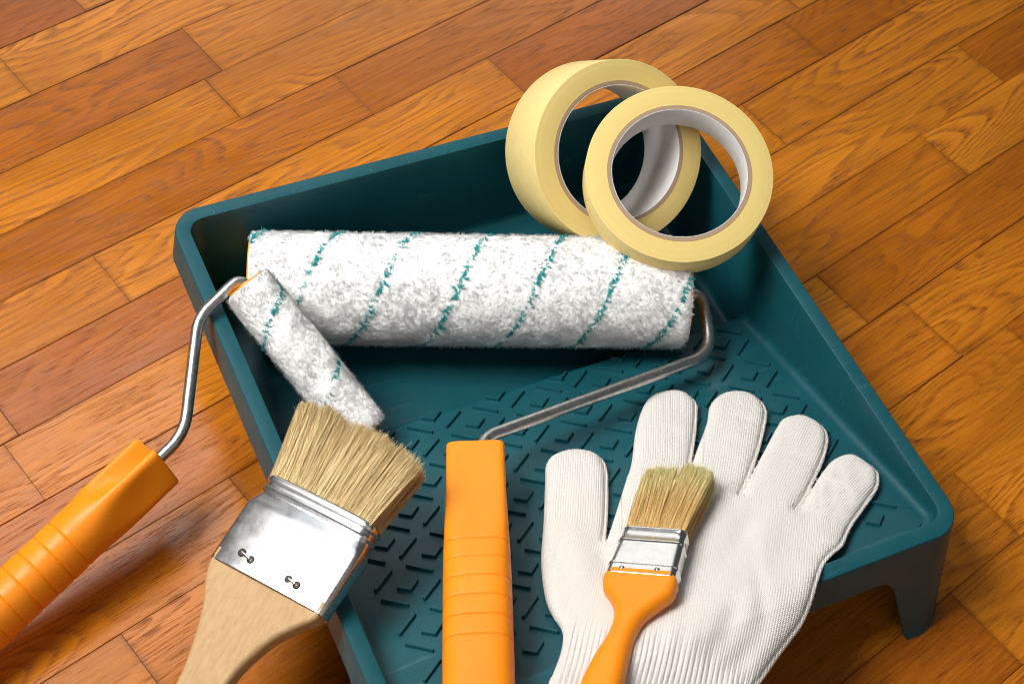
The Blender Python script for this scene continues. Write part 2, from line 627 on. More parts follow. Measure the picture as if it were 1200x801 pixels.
for i in range(len(rows) - 1):
    n1, n0 = rows[i], rows[i + 1]
    ks = sorted(known.get(rows[i], [random.uniform(-120, 120)]))
    js = list(ks)
    for a, b in zip(ks[:-1], ks[1:]):
        if b - a > 480:
            js.append(a + (b - a) * random.uniform(.44, .56))
    x = ks[0]
    while x > -560:
        x -= random.uniform(290, 360)
        js.append(x)
    x = ks[-1]
    while x < 760:
        x += random.uniform(290, 360)
        js.append(x)
    js.sort()
    for a, b in zip(js[:-1], js[1:]):
        plank(a, b, n0, n1)

# ------------------------------------------------------------------ paint tray
HW, HL, RIM_Z = 172.5, 181.7, 80.0
tray = thing("paint_tray", "deep teal plastic paint tray with ribbed ramp, lying on the parquet", "paint tray", (0, 0, 0))


def zfloor(y):
    y = np.asarray(y, float)
    ramp = 20 + (28 - y) * .2551
    well = 2.5 + 17.5 * np.clip((36 - y) / 8.0, 0, 1) ** 1.3
    z = np.where(y < 28, ramp, well)
    # soft fold where the ramp meets the well
    k = np.exp(-((y - 28) / 1.0) ** 2)
    return z - .3 * k


def rrect(hw, y0, y1, r, n_side=90, n_end=60, n_c=10):
    """counter-clockwise rounded rectangle, fixed point count"""
    pts = []
    cs = [((hw - r), y0 + r, -90), ((hw - r), y1 - r, 0), (-(hw - r), y1 - r, 90), (-(hw - r), y0 + r, 180)]
    for q, (cx, cy, a0) in enumerate(cs):
        for t in np.linspace(0, 90, n_c + 1):
            a = math.radians(a0 + t)
            pts.append((cx + r * math.cos(a), cy + r * math.sin(a)))
        nx, ny, b0 = cs[(q + 1) % 4]
        e = np.array([nx + r * math.cos(math.radians(b0)), ny + r * math.sin(math.radians(b0))])
        s = np.array(pts[-1])
        n = n_side if q in (0, 2) else n_end
        for t in np.linspace(0, 1, n + 1)[1:-1]:
            pts.append(tuple(s + (e - s) * t))
    return np.array(pts)


# rim top and inner wall
ring_out = rrect(HW, -HL, HL, 19)
ring_in = rrect(HW - 9.2, -HL + 9.2, HL - 9.2, 10.5)
NP = len(ring_out)


def z3(p, z):
    return np.column_stack([p, np.full(len(p), z) if np.isscalar(z) else z])


# floor perimeter: inner ring pulled in with the wall draft
ring_fl = rrect(HW - 9.2 - 4.0, -HL + 9.2 + 1.6, HL - 9.2 - 7, 10)
zf = zfloor(ring_fl[:, 1])
# exact draft: proportional to the depth
dep = RIM_Z - zf
dr = .055 * dep
side = np.abs(ring_fl[:, 0]) > HW - 9.2 - 14
ring_c = ring_in.copy()
ring_c[:, 0] = ring_in[:, 0] - np.sign(ring_in[:, 0]) * dr * np.clip((np.abs(ring_in[:, 0]) / (HW - 9.2)) ** 8, 0, 1)
ring_c[:, 1] = ring_in[:, 1] - np.sign(ring_in[:, 1]) * dr * 1.1 * np.clip((np.abs(ring_in[:, 1]) / (HL - 9.2)) ** 8, 0, 1)
zc = zfloor(ring_c[:, 1])
FR = 5.0
inw = np.array([0.0, 0.0])
cen_line = np.column_stack([np.clip(ring_c[:, 0], -140, 140), np.clip(ring_c[:, 1], -160, 150)])
dirn = cen_line - ring_c
dirn /= np.linalg.norm(dirn, axis=1)[:, None]
loops = []
eb = .9
loops.append(z3(ring_out + (ring_in - ring_out) * .07, RIM_Z))
loops.append(z3(ring_out + (ring_in - ring_out) * .93, RIM_Z))
loops.append(z3(ring_out + (ring_in - ring_out) * .985, RIM_Z - .25))
loops.append(z3(ring_in, RIM_Z - eb))
wall_end_z = np.minimum(zc + FR, RIM_Z - 2.0)
for t in np.linspace(0, 1, 9)[1:]:
    tt = t * (RIM_Z - eb - wall_end_z) / (RIM_Z - eb - zc)
    xy = ring_in + (ring_c - ring_in) * tt[:, None]
    loops.append(z3(xy, RIM_Z - eb + (zc - (RIM_Z - eb)) * tt))
A0 = loops[-1]
fl_edge_xy = ring_c + dirn * FR
fl_edge = z3(fl_edge_xy, zfloor(fl_edge_xy[:, 1]))
C0 = z3(ring_c, zc)
for t in np.linspace(0, 1, 6)[1:]:
    loops.append((1 - t) ** 2 * A0 + 2 * t * (1 - t) * C0 + t * t * fl_edge)
rim_v = np.concatenate(loops)
rim_f = [grid_faces(len(loops), NP, close_v=True)]
# floor sheet: rows of constant y inside the last ring
last = loops[-1]
ymin, ymax = last[:, 1].min(), last[:, 1].max()
ys = np.unique(np.concatenate([np.linspace(ymin, 20, 60), np.linspace(20, 50, 46), np.linspace(50, ymax, 30)]))


def half_width(y):
    rr = 7.0
    base = HW - 9.2 - .055 * (RIM_Z - zfloor(y)) - FR + .6
    d = np.minimum(y - ymin, ymax - y)
    cut = np.where(d < rr, rr - np.sqrt(np.maximum(rr * rr - (rr - d) ** 2, 0)), 0)
    return base - cut


sheet = []
NX = 40
for y in ys:
    hw = half_width(np.array(y))
    for x in np.linspace(-1, 1, NX):
        sheet.append((x * hw, y, float(zfloor(y)) - .02))
sheet_v = np.array(sheet)
bv, bf = merge([(rim_v, rim_f), (sheet_v, [grid_faces(len(ys), NX)[:, ::-1]])])
part("basin", bv, bf, M_TRAY, tray, True, 50)

# outer skirt with the two front legs
dense = rrect(HW, -HL, HL, 19, 260, 260, 30)
seg = np.linalg.norm(np.roll(dense, -1, 0) - dense, axis=1)
arc = np.concatenate([[0], np.cumsum(seg)[:-1]])
tot = seg.sum()
# outward normals
tg = np.roll(dense, -1, 0) - np.roll(dense, 1, 0)
nr = np.column_stack([tg[:, 1], -tg[:, 0]])
nr /= np.linalg.norm(nr, axis=1)[:, None]
flare = np.column_stack([nr[:, 0] * .118, np.where(nr[:, 1] < 0, nr[:, 1] * .265, nr[:, 1] * .118)])
sk_z = 58.0
# signed arc distance to the middle of each front corner
mid_r = arc[15]
mid_l = arc[np.argmin(np.abs(dense[:, 0] + (HW - 19 + 19 * .707 - 0)) + np.abs(dense[:, 1] + (HL - 19 + 19 * .707)))]


def adist(m0):
    d = (arc - m0 + tot / 2) % tot - tot / 2
    return d


def leg_bottom(d):
    a = np.abs(d)
    z = np.interp(a, [0, 22.5, 24, 37, 40, 43, 46, 50], [0, 0, 2.5, 42, 49, 53.8, 56.6, 58])
    return np.minimum(z, 58)


def at_depth(zz, inset=0.0):
    q = dense + flare * (RIM_Z - zz)[:, None] - nr * inset
    return np.column_stack([q, zz])


top_in = dense - nr * .65
sk_loops = [np.column_stack([top_in, np.full(len(dense), RIM_Z)]),
            np.column_stack([dense - nr * .2, np.full(len(dense), RIM_Z - .25)]),
            np.column_stack([dense, np.full(len(dense), RIM_Z - .8)])]
for zz in np.linspace(RIM_Z - 4, sk_z, 6):
    sk_loops.append(at_depth(np.full(len(dense), zz)))
ND = len(dense)
sk_v = np.concatenate(sk_loops)
sk_f = [grid_faces(len(sk_loops), ND, close_v=True)[:, ::-1]]
dr_, dl_ = adist(mid_r), adist(mid_l)
isleg = (np.abs(dr_) < 50) | (np.abs(dl_) < 50)
inn = [at_depth(np.full(ND, sk_z), 2.2), at_depth(np.full(ND, RIM_Z - 2.2), 2.2)]
iv0 = len(sk_v)
sk_v = np.concatenate([sk_v] + inn)
a = np.arange(ND)
b = (a + 1) % ND
bot = (len(sk_loops) - 1) * ND
keep = ~(isleg & isleg[b])
sk_f.append(np.stack([bot + a, iv0 + a, iv0 + b, bot + b], 1)[keep])
sk_f.append(np.stack([iv0 + a, iv0 + ND + a, iv0 + ND + b, iv0 + b], 1))
part("skirt", sk_v, sk_f, M_TRAY, tray, True, 50)

for dd in (dr_, dl_):
    idx = np.where(np.abs(dd) < 50.6)[0]
    idx = idx[np.argsort(dd[idx])]
    zb = leg_bottom(dd[idx])
    rowsv = []
    K = 14
    full_out = lambda zz, ins: (dense[idx] + flare[idx] * (RIM_Z - zz)[:, None] - nr[idx] * ins)
    for k in range(K):
        zz = sk_z + (zb - sk_z) * k / (K - 1)
        lip = np.where(zz < 2.5, -.9, 0.0)
        q = dense[idx] + flare[idx] * (RIM_Z - zz)[:, None] - nr[idx] * lip[:, None]
        rowsv.append(np.column_stack([q, zz]))
    for k in range(K):
        zz = zb + (sk_z - zb) * k / (K - 1)
        q = dense[idx] + flare[idx] * (RIM_Z - zz)[:, None] - nr[idx] * 2.2
        rowsv.append(np.column_stack([q, zz]))
    part("leg", np.concatenate(rowsv), [grid_faces(len(rowsv), len(idx))], M_TRAY, tray, True, 50)

# raised ribs of the ramp
SL = math.atan(.2551)


def rib_mesh(name, pts, w=.9, h=2.0):
    pts = np.asarray(pts, float)
    # ribbon outline with mitred joint and rounded top
    n = len(pts)
    T = []
    for i in range(n):
        a_ = unit(pts[min(i + 1, n - 1)] - pts[max(i - 1, 0)])
        T.append(a_)
    T = np.array(T)
    Nn = np.column_stack([-T[:, 1], T[:, 0]])
    mit = np.ones(n)
    if n == 3:
        d1 = unit(pts[1] - pts[0])
        mit[1] = 1 / max(.3, Nn[1] @ np.array([-d1[1], d1[0]]))
    prof = [(-w, -.4), (-w, h * .6), (-w * .55, h), (w * .55, h), (w, h * .6), (w, -.4)]
    V = []
    for i in range(n):
        for o_, z in prof:
            q = pts[i] + Nn[i] * o_ * mit[i]
            V.append((q[0], q[1], z))
    k = len(prof)
    F = [grid_faces(n, k), np.array([list(range(k))]), np.array([[(n - 1) * k + j for j in range(k)][::-1]])]
    me = np_mesh(name, np.array(V), F, True)
    me.set_sharp_from_angle(angle=math.radians(40))
    me.materials.append(M_TRAY)
    return me


cs = 1 / math.cos(SL)
rib_defs = [((0, 0), [(-6.5, -4.6 * cs), (6.5, 4.6 * cs)], 8.0),
            ((0, 16.4), [(-5.9, 4.9 * cs), (5.9, -4.9 * cs)], 8.0),
            ((-10.7, 4.4), [(-5.7, 4.2 * cs), (0, 0), (6.1, 4.7 * cs)], 7.5)]
rib_meshes = [rib_mesh("grip_rib", d[1]) for d in rib_defs]
for i in range(-9, 3):
    for j in range(-6, 4):
        for h2 in (0, 1):
            ox, oy = 143 + i * 42.9 + h2 * 21.45, 2 + j * 32.8 + h2 * 16.4
            for (off, pts, mar), me in zip(rib_defs, rib_meshes):
                x, y = ox + off[0], oy + off[1]
                if abs(x) > 151 - mar or y > 24 or y < -158:
                    continue
                o = bpy.data.objects.new("grip_rib", me)
                col.objects.link(o)
                o.parent = tray
                o.location = (x * S, y * S, float(zfloor(y)) * S)
                o.rotation_euler = (-SL, 0, 0)

# shallow moulding marks across the rim
mark = np_mesh("rim_mark", *merge([(np.array([(-.35, -4, 0), (.35, -4, 0), (.35, 4, 0), (-.35, 4, 0), (-.2, -3.9, .12), (.2, -3.9, .12), (.2, 3.9, .12), (-.2, 3.9, .12)]),
                                    [np.array([[0, 1, 5, 4], [1, 2, 6, 5], [2, 3, 7, 6], [3, 0, 4, 7], [4, 5, 6, 7]])])]))
mark.materials.append(M_TRAY)
for x in np.arange(-145, 60, 25.5):
    o = bpy.data.objects.new("rim_mark", mark)
    col.objects.link(o)
    o.parent = tray
    o.location = (x * S, (HL - 4.6) * S, RIM_Z * S)


# ------------------------------------------------------------------ rollers
def handle_mesh(p0, p1, up, w_end, d_end, w_grip, d_grip, length, grooves, k0=8.0, k1=52.0, e_grip=2.5, fork=.45):
    """plastic roller handle: flat forked block at p0, oval grip with ring grooves"""
    ax = unit(np.asarray(p1, float) - np.asarray(p0, float))
    up = np.asarray(up, float)
    up = unit(up - ax * (up @ ax))
    rt = np.cross(ax, up)
    ss = list(np.concatenate([[0, .25, .8, 1.6], np.arange(3, 70, 2.0)]))
    for g in grooves:
        ss += [g - 1.1, g - .5, g - .2, g, g + .25, g + .9, g + 3, g + 6]
    ss += list(np.arange(70, length - 8, 3.0)) + [length - 6, length - 4, length - 2, length - .7, length]
    ss = np.array(sorted(set(np.round(ss, 2))))
    N = 72
    ph = np.linspace(0, 2 * np.pi, N, endpoint=False)
    secs = []
    for s in ss:
        k = np.clip((s - k0) / k1, 0, 1)
        k = k * k * (3 - 2 * k)
        a_ = (w_end + (w_grip - w_end) * k) / 2
        b_ = (d_end + (d_grip - d_end) * k) / 2
        waist = math.exp(-((s - 34) / 16.0) ** 2)
        b_ *= 1 - .06 * waist
        e = 8.0 + (e_grip - 8.0) * k
        edge = 0.0
        if s < 1.6:
            edge = 1.1 * (1 - math.sqrt(max(0, 1 - (1 - s / 1.6) ** 2)))
        if s > length - 6:
            edge = 7 * (1 - math.sqrt(max(0, 1 - ((s - length + 6) / 6) ** 2)))
        for g in grooves:
            edge += .7 * math.exp(-((s - g) / .33) ** 2)
            if g <= s < g + 12.5:
                edge -= .05 * math.sin(math.pi * (s - g) / 12.5)
        a_ -= edge
        b_ -= edge
        cx = np.sign(np.cos(ph)) * np.abs(np.cos(ph)) ** (2 / e) * a_
        cy = np.sign(np.sin(ph)) * np.abs(np.sin(ph)) ** (2 / e) * b_
        # side channel that forks the block
        nk = fork * (1 - np.clip((s - 2) / 40.0, 0, 1)) ** .7
        cx = cx * (1 - nk * np.exp(-(cy / (b_ * .5)) ** 4))
        # shallow dish in the flat faces
        dish = .6 * math.exp(-((s - 20) / 12.0) ** 2)
        cy = cy - np.sign(cy) * dish * np.exp(-(cx / (a_ * .6)) ** 4) * (np.abs(cy) > b_ * .5)
        secs.append(np.asarray(p0) + ax * s + cx[:, None] * rt + cy[:, None] * up)
    return loft(secs)


def pile_roller(root, P0, P1, r_out, r_base, toward, pitch, starts, s_first, n_clump, sign, fib_r, per=6):
    P0, P1 = np.asarray(P0, float), np.asarray(P1, float)
    L = np.linalg.norm(P1 - P0)
    es = (P1 - P0) / L
    ec = unit(np.asarray(toward, float) - es * (np.asarray(toward, float) @ es))
    et = np.cross(ec, es) * sign

    def pos(s, th, r):
        return P0 + s[..., None] * es + r[..., None] * (np.cos(th)[..., None] * ec + np.sin(th)[..., None] * et)

    # solid backing: dense fleece surface, lumpy at the scale of the tufts
    px = .45
    ns, nt = int(L / px), int(2 * np.pi * r_out / px)
    r0 = np.random.default_rng(3 + ns)
    ks_, kt_ = np.fft.fftfreq(ns, px)[:, None], np.fft.rfftfreq(nt, px)[None]

    def field(la, lb=None, ang=0.0):
        lb = la if lb is None else lb
        f = np.fft.rfft2(r0.normal(size=(ns, nt)))
        a1 = ks_ * math.cos(ang) + kt_ * math.sin(ang)
        b1 = -ks_ * math.sin(ang) + kt_ * math.cos(ang)
        f *= np.exp(-((a1 * la * 2.2) ** 2 + (b1 * lb * 2.2) ** 2))
        g = np.fft.irfft2(f, s=(ns, nt))
        return g / g.std()
    # matted fibres: streaks that change direction from tuft to tuft
    fib, wsum = 0, 0
    for q in range(6):
        w_ = np.exp(2.2 * field(2.0))
        fib = fib + w_ * field(1.5, .42, q * math.pi / 6)
        wsum = wsum + w_
    fib = fib / wsum
    fib /= fib.std()
    disp = .06 * fib + .08 * field(1.8) + .28 * field(6.0)
    ss_ = np.linspace(0, L, ns)
    tt_ = np.linspace(-np.pi, np.pi, nt, endpoint=False)
    SS, TT = np.meshgrid(ss_, tt_, indexing='ij')
    endr = 2.4 * (np.exp(-SS / 1.3) + np.exp(-(L - SS) / 1.3))
    RR = r_base + disp - endr
    V = pos(SS, TT, RR).reshape(-1, 3)
    ringin = [pos(np.full(nt, s_), tt_, np.full(nt, r_base - 5)) for s_ in (0, L)]
    nV = len(V)
    V = np.concatenate([V] + ringin)
    F = [grid_faces(ns, nt, close_v=True)]
    a_i = np.arange(nt)
    b_i = (a_i + 1) % nt
    F.append(np.stack([nV + a_i, nV + b_i, b_i, a_i], 1))
    F.append(np.stack([nV + nt + b_i, nV + nt + a_i, (ns - 1) * nt + a_i, (ns - 1) * nt + b_i], 1))
    nap = part("sleeve", V, F, M_PILE_BASE, root)
    # clumped fibres
    s = rng.uniform(0, L, n_clump)
    th = rng.uniform(-np.pi, np.pi, n_clump)
    lean_s = rng.normal(0, 1.05, n_clump)
    lean_t = rng.normal(0, 1.05, n_clump)
    # gentle swirl so that the pile does not look combed
    lean_s += .5 * np.sin(s / 9.0 + 2.1 * np.sin(th * 3 + s / 23))
    lean_t += .5 * np.cos(s / 11.0 + 1.7 * np.sin(th * 4 - s / 17))
    ln = rng.normal(r_out - .45, .45, n_clump)
    up_ = rng.uniform(0, 1, n_clump) < .16
    lean_s[up_] *= .35
    lean_t[up_] *= .35
    ln[up_] += .55
    crnd = rng.uniform(0, 1, n_clump)
    S0 = np.repeat(s, per) + rng.normal(0, .75, n_clump * per)
    T0 = np.repeat(th, per) + rng.normal(0, .75, n_clump * per) / r_out
    S1 = np.repeat(s + lean_s, per) + rng.normal(0, .6, n_clump * per)
    T1 = np.repeat(th + lean_t / r_out, per) + rng.normal(0, .6, n_clump * per) / r_out
    S0 = np.clip(S0, .3, L - .3)
    S1 = np.clip(S1, -1.8, L + 1.8)
    R1 = np.repeat(ln, per) + rng.normal(0, .4, n_clump * per)
    R1 = R1 - 2.2 * np.exp(-np.minimum(S1 + 1.8, L + 1.8 - S1) / 1.8)
    R0 = np.full(n_clump * per, r_base - .4)
    rn = np.clip(np.repeat(crnd, per) * .6 + rng.uniform(0, .4, n_clump * per), 0, 1)
    # helix distance
    dist = np.full(len(s), 1e9)
    P_ = pitch
    for k in range(-20, 40):
        for w_ in (-2 * np.pi, 0, 2 * np.pi):
            line = s_first + k * P_ / starts + P_ * (th + w_) / (2 * np.pi)
            dist = np.minimum(dist, np.abs(s - line))
    wob = 1.6 + .35 * np.sin(s * 1.7 + th * 9)
    teal = (dist < wob)
    tealF = np.repeat(teal, per)
    tips_mid = .5
    Pm_s = S0 + (S1 - S0) * .35
    Pm_t = T0 + (T1 - T0) * .35
    Pm_r = R0 + (R1 - R0) * .6
    Pts = np.stack([pos(S0, T0, R0), pos(S1, T1, R1)], 1)
    tealF = np.repeat(teal, per)
    for mask, nm, mat, fr in ((~tealF, "pile", M_PILE, fib_r), (tealF, "stripe", M_TEAL, fib_r * 3.1)):
        P = Pts[mask]
        R = np.stack([np.full(len(P), fr), np.full(len(P), fr * .4)], 1)
        if nm == "stripe":
            up_ = P[:, 1] - P[:, 0]
            P[:, 1] = P[:, 1] + up_ * rng.uniform(-.1, .12, len(P))[:, None]
        rref = P[:, 0] - P0
        rref = rref - (rref @ es)[:, None] * es
        V, F = strands(P, R, .35, rref / np.linalg.norm(rref, axis=1)[:, None])
        o = part(nm, V, F, mat, nap)
        o['kind'] = 'stuff'
        # soft pile shading: strand normals lean towards the sleeve's own surface normal
        q = V - P0
        rad = q - (q @ es)[:, None] * es
        rad /= np.linalg.norm(rad, axis=1)[:, None]
        cen_ = np.repeat(V.reshape(-1, 3, 3).mean(1), 3, axis=0)
        own = V - cen_
        own /= np.linalg.norm(own, axis=1)[:, None] + 1e-9
        nn = rad + .12 * own
        nn /= np.linalg.norm(nn, axis=1)[:, None]
        o.data.normals_split_custom_set_from_vertices(nn.astype(np.float32))
        point_attr(o, 'rnd', np.repeat(rn[mask], 6))
    return es, ec, et, L


TO_CAM = unit((-0.3234, -0.5083, 0.7981))

# --- wide roller
RA, RB = np.array([-135.5, 137, 47.0]), np.array([112, 36, 55.0])
e_ax = unit(RB - RA)
big = thing("paint_roller", "wide white fleece paint roller with teal stripes and straight orange handle, in the tray", "paint roller", (-60, 40, 20))
pile_roller(big, RA, RB, 35.2, 34.0, TO_CAM, 92, 2, 33.0, 24000, 1, .11, 5)
for o_, d_ in ((RA, -e_ax), (RB, e_ax)):
    V, F = revolve([(-3, 0.1), (-3, 29), (.2, 31.0), (.8, 30.6), (.8, 24), (-1, 22), (-1, 8), (2.2, 7.2), (2.2, .1)], o_, d_, 64)
    part("end_cap", V, F, M_CAP, big, True, 35)
H0, H1 = np.array([-62.6, -34.8, 69.0]), np.array([-124.5, -173.0, 96.0])
hax = unit(H1 - H0)
wire_pts = [RB - e_ax * 10, RB + e_ax * 12.5, np.array([112, -6, 45.0]), H0 - hax * 8 + np.array([6, 3, -1.0]), H0 + hax * 25]
V, F = tube(fillet_path(wire_pts, [9, 16, 9], 14), 3.8, 24)
part("wire_frame", V, F, M_WIRE, big, True, 60)
gro = [72 + 12.4 * i for i in range(6)]
V, F = handle_mesh(H0, H1, TO_CAM, 33.0, 25, 36.0, 30, 195, gro, 20.0, 75.0, 3.4, .3)
part("handle", V, F, M_ORANGE, big, True, 50)

# --- small roller leaning over the left rim
MA, MB = np.array([-148.0, 107, 91]), np.array([-107.0, 20, 37.5])
m_ax = unit(MB - MA)
mini = thing("paint_roller", "small white mini roller with one teal stripe, leaning over the tray's left rim", "mini roller", (-160, 80, 20))
pile_roller(mini, MA, MB, 16.1, 15.1, TO_CAM, 53, 1, 25.0, 6000, -1, .10, 5)
for o_, d_ in ((MA, -m_ax), (MB, m_ax)):
    V, F = revolve([(-3, 0.1), (-3, 11), (.3, 12.4), (.9, 12.1), (.9, 9.5), (-.4, 9), (-.4, 5), (1.6, 4.6), (1.6, .1)], o_, d_, 48)
    part("end_cap", V, F, M_CAP, mini, True, 35)
h0, h1 = np.array([-226.0, 33.0, 55.0]), np.array([-315.5, -7.5, 35.0])
hx = unit(h1 - h0)
mw = [MA + m_ax * 10, MA - m_ax * 5.5, np.array([-180.0, 98, 85.0]), h0 - hx * 17 + np.array([3, 2.0, 0]), h0 + hx * 20]
V, F = tube(fillet_path(mw, [8, 9, 12], 14), 3.4, 24)
part("wire_frame", V, F, M_WIRE, mini, True, 60)
up_m = unit(np.array([.2, -1.15, .5]))
V, F = handle_mesh(h0, h1, up_m, 28.5, 24, 31.5, 29, 175, [66 + 11.2 * i for i in range(6)], 8.0, 48.0, 2.4, .78)
part("handle", V, F, M_ORANGE, mini, True, 50)


# ------------------------------------------------------------------ masking tape
def tape_roll(front, n, R, ri, rl, w, label):
    front, n = np.asarray(front, float), unit(n)
    back = front - n * w
    t = thing("masking_tape", label, "masking tape", back, "rolls of masking tape")
    b_ = .35
    org = front - base_of(t)
    side = mat_tape_side("tape_winding", n, org)
    K = 160
    V, F = revolve([(0, ri), (0, R - b_), (-b_ * .3, R - b_ * .3), (-b_, R), (-w / 2, R + .05), (-w + b_, R), (-w + b_ * .3, R - b_ * .3), (-w, R - b_), (-w, ri)], front, n, K, closed=True)
    o = part("tape", V, F, M_TAPE, t, True, 40)
    o.data.materials.append(side)
    mi = np.zeros(len(o.data.polygons), np.int32)
    mi[:K] = 1
    mi[7 * K:8 * K] = 1
    o.data.polygons.foreach_set("material_index", mi)
    c_ = .25
    V, F = revolve([(.25, ri - .05), (.25, rl + .6), (-.1, rl + .45), (-w + .1, rl + .45), (-w - .25, rl + .6), (-w - .25, ri - .05)], front, n, K, closed=True)
    core = part("core", V, F, M_CARD, t, True, 40)
    V, F = revolve([(.3, rl + .4), (.3, rl + .1), (.1, rl), (-w - .1, rl), (-w - .3, rl + .1), (-w - .3, rl + .4)], front, n, K, closed=True)
    part("liner", V, F, M_LINER, core, True, 40)
    return t


k7 = .07
C_ = np.array([-327.7, -468.3, 851.4])


f1 = np.array([98.0, 115.8, 107.4])
f2 = np.array([116.9, 76.7, 122.7])
tape_roll(f1, (-.002, -.721, .693), 57.2, 44.2, 41.3, 49.0, "wide pale yellow tape roll wedged behind the fleece roller, partly hidden by the other roll")
tape_roll(f2, (-.192, -.299, .935), 57.2, 44.2, 41.2, 22.4, "narrower pale yellow tape roll tilted on top of the other roll")


# ------------------------------------------------------------------ brushes
def bristle_part(root, cen, u, v, n, u0, tips, half_root, thick_root, thick_tip, n_c, n_f, rad, mat, v_l, v_r, dn, flagged=False, sag=0.0):
    """tips: list of (v,u) along the tip line"""
    tips = np.asarray(tips, float)
    N = n_f
    a_ = rng.uniform(-1, 1, N)
    d_ = rng.uniform(-1, 1, N)
    d_ = np.sign(d_) * np.abs(d_) ** .6
    # clumps pull neighbouring tips together
    ca = np.sort(rng.uniform(-1, 1, n_c))
    ci = np.clip(np.searchsorted(ca, a_), 0, n_c - 1)
    pull = rng.uniform(.15, .55, N)
    jit_c = rng.normal(0, 1.7, n_c)[ci]
    at = a_ * (1 - pull) + ca[ci] * pull + rng.normal(0, .018, N)
    frac = np.clip((at + 1) / 2, 0, 1)
    tv = np.interp(frac, np.linspace(0, 1, len(tips)), tips[:, 0]) + rng.normal(0, .7, N)
    tu = np.interp(frac, np.linspace(0, 1, len(tips)), tips[:, 1]) + jit_c * .8 + rng.normal(0, 1.1, N) - 4.5 * rng.uniform(0, 1, N) ** 4
    tu -= np.abs(d_) * 2.0
    rv = (v_l + v_r) / 2 + a_ * (v_r - v_l) / 2
    rn_ = dn + d_ * thick_root / 2
    tn = dn + d_ * thick_tip / 2 + sag + rng.normal(0, .5, N)
    ts = np.linspace(0, 1, 6)
    bow_v = rng.normal(0, .6, N)
    bow_n = rng.normal(0, .35, N)
    P = []
    for t in ts:
        e = t ** 1.25
        pv = rv + (tv - rv) * e + bow_v * math.sin(math.pi * t)
        pn = rn_ + (tn - rn_) * e + bow_n * math.sin(math.pi * t)
        pu = u0 - 2 + (tu - u0 + 2) * t
        P.append(cen + pv[:, None] * v + pu[:, None] * u + pn[:, None] * n)
    P = np.stack(P, 1)
    # strays
    st = rng.uniform(0, 1, N) < .02
    P[st, -1] += rng.normal(0, 2.0, (st.sum(), 3))
    R = rad * np.array([1, 1, 1, .95, .8, .35])[None] * rng.uniform(.75, 1.2, N)[:, None]
    V, F = strands(P, R)
    o = part("bristles", V, F, mat, root)
    o['kind'] = 'stuff'
    c_r = rng.uniform(0, 1, n_c)[ci] * .35 + rng.uniform(0, 1, N) * .65
    point_attr(o, 'rnd', np.repeat(c_r, 18))
    al = np.tile(np.repeat(ts, 3), N)
    point_attr(o, 'along', al)
    # dense heart of the tuft, so that no light falls through
    secs = []
    for t in np.linspace(0, .8, 7):
        e = t ** 1.25
        l_ = v_l + (tips[0, 0] - v_l) * e + 1.5
        r_ = v_r + (tips[-1, 0] - v_r) * e - 1.5
        th_ = (thick_root + (thick_tip - thick_root) * e) / 2 * .8
        nn = dn + sag * e
        uu = u0 + (tips[:, 1].mean() - u0) * t
        sec = [(l_, nn - th_ * .5), (l_ + 1.5, nn - th_), (r_ - 1.5, nn - th_), (r_, nn - th_ * .5), (r_, nn + th_ * .5), (r_ - 1.5, nn + th_), (l_ + 1.5, nn + th_), (l_, nn + th_ * .5)]
        secs.append([cen + x * v + uu * u + z * n for x, z in sec])
    V, F = loft(secs)
    h = part("tuft_heart", V, F, mat, o)
    point_attr(h, 'rnd', np.full(len(V), .35))
    point_attr(h, 'along', np.repeat(np.linspace(0, .8, 7), 8))
    return o


def rr_section(hw, top, bottom, r, k=7):
    """rounded rectangle in (v,n): n from bottom to top"""
    pts = []
    r = min(r, hw * .99, (top - bottom) / 2 * .99)
    flat = np.linspace(1, -1, 15)[1:-1]
    for cx, cy, a0 in ((hw - r, top - r, 0), (-(hw - r), top - r, 90), (-(hw - r), bottom + r, 180), (hw - r, bottom + r, 270)):
        for t in np.linspace(0, 90, k):
            a_ = math.radians(a0 + t)
            pts.append((cx + r * math.cos(a_), cy + r * math.sin(a_)))
        if a0 == 0:
            pts += [((hw - r) * f_, top) for f_ in flat]
    return np.array(pts)


def ferrule(root, cen, u, v, n, stations, mat, crown=0.0):
    """stations: (u, half width, top offset, bottom, corner radius, v shift)"""
    secs = []
    for s, hw, tp, bt, r, sh in stations:
        q = rr_section(hw, tp, bt, r)
        if crown:
            up_half = np.clip((q[:, 1] - (tp + bt) / 2) / ((tp - bt) / 2), 0, 1)
            q[:, 1] -= crown * np.abs(q[:, 0] / hw) ** 3 * up_half
            q[:, 1] += crown * .35 * up_half * (1 - (q[:, 0] / hw) ** 2)
        secs.append(cen + (q[:, 0] + sh)[:, None] * v + s * u + q[:, 1][:, None] * n)
    V, F = loft(secs, cap=False)
    # inner return so the edge has thickness
    o = part("ferrule", V, F, mat, root, True, 35)
    sm = o.modifiers.new("thickness", 'SOLIDIFY')
    sm.thickness = .0006
    sm.offset = -1
    return o


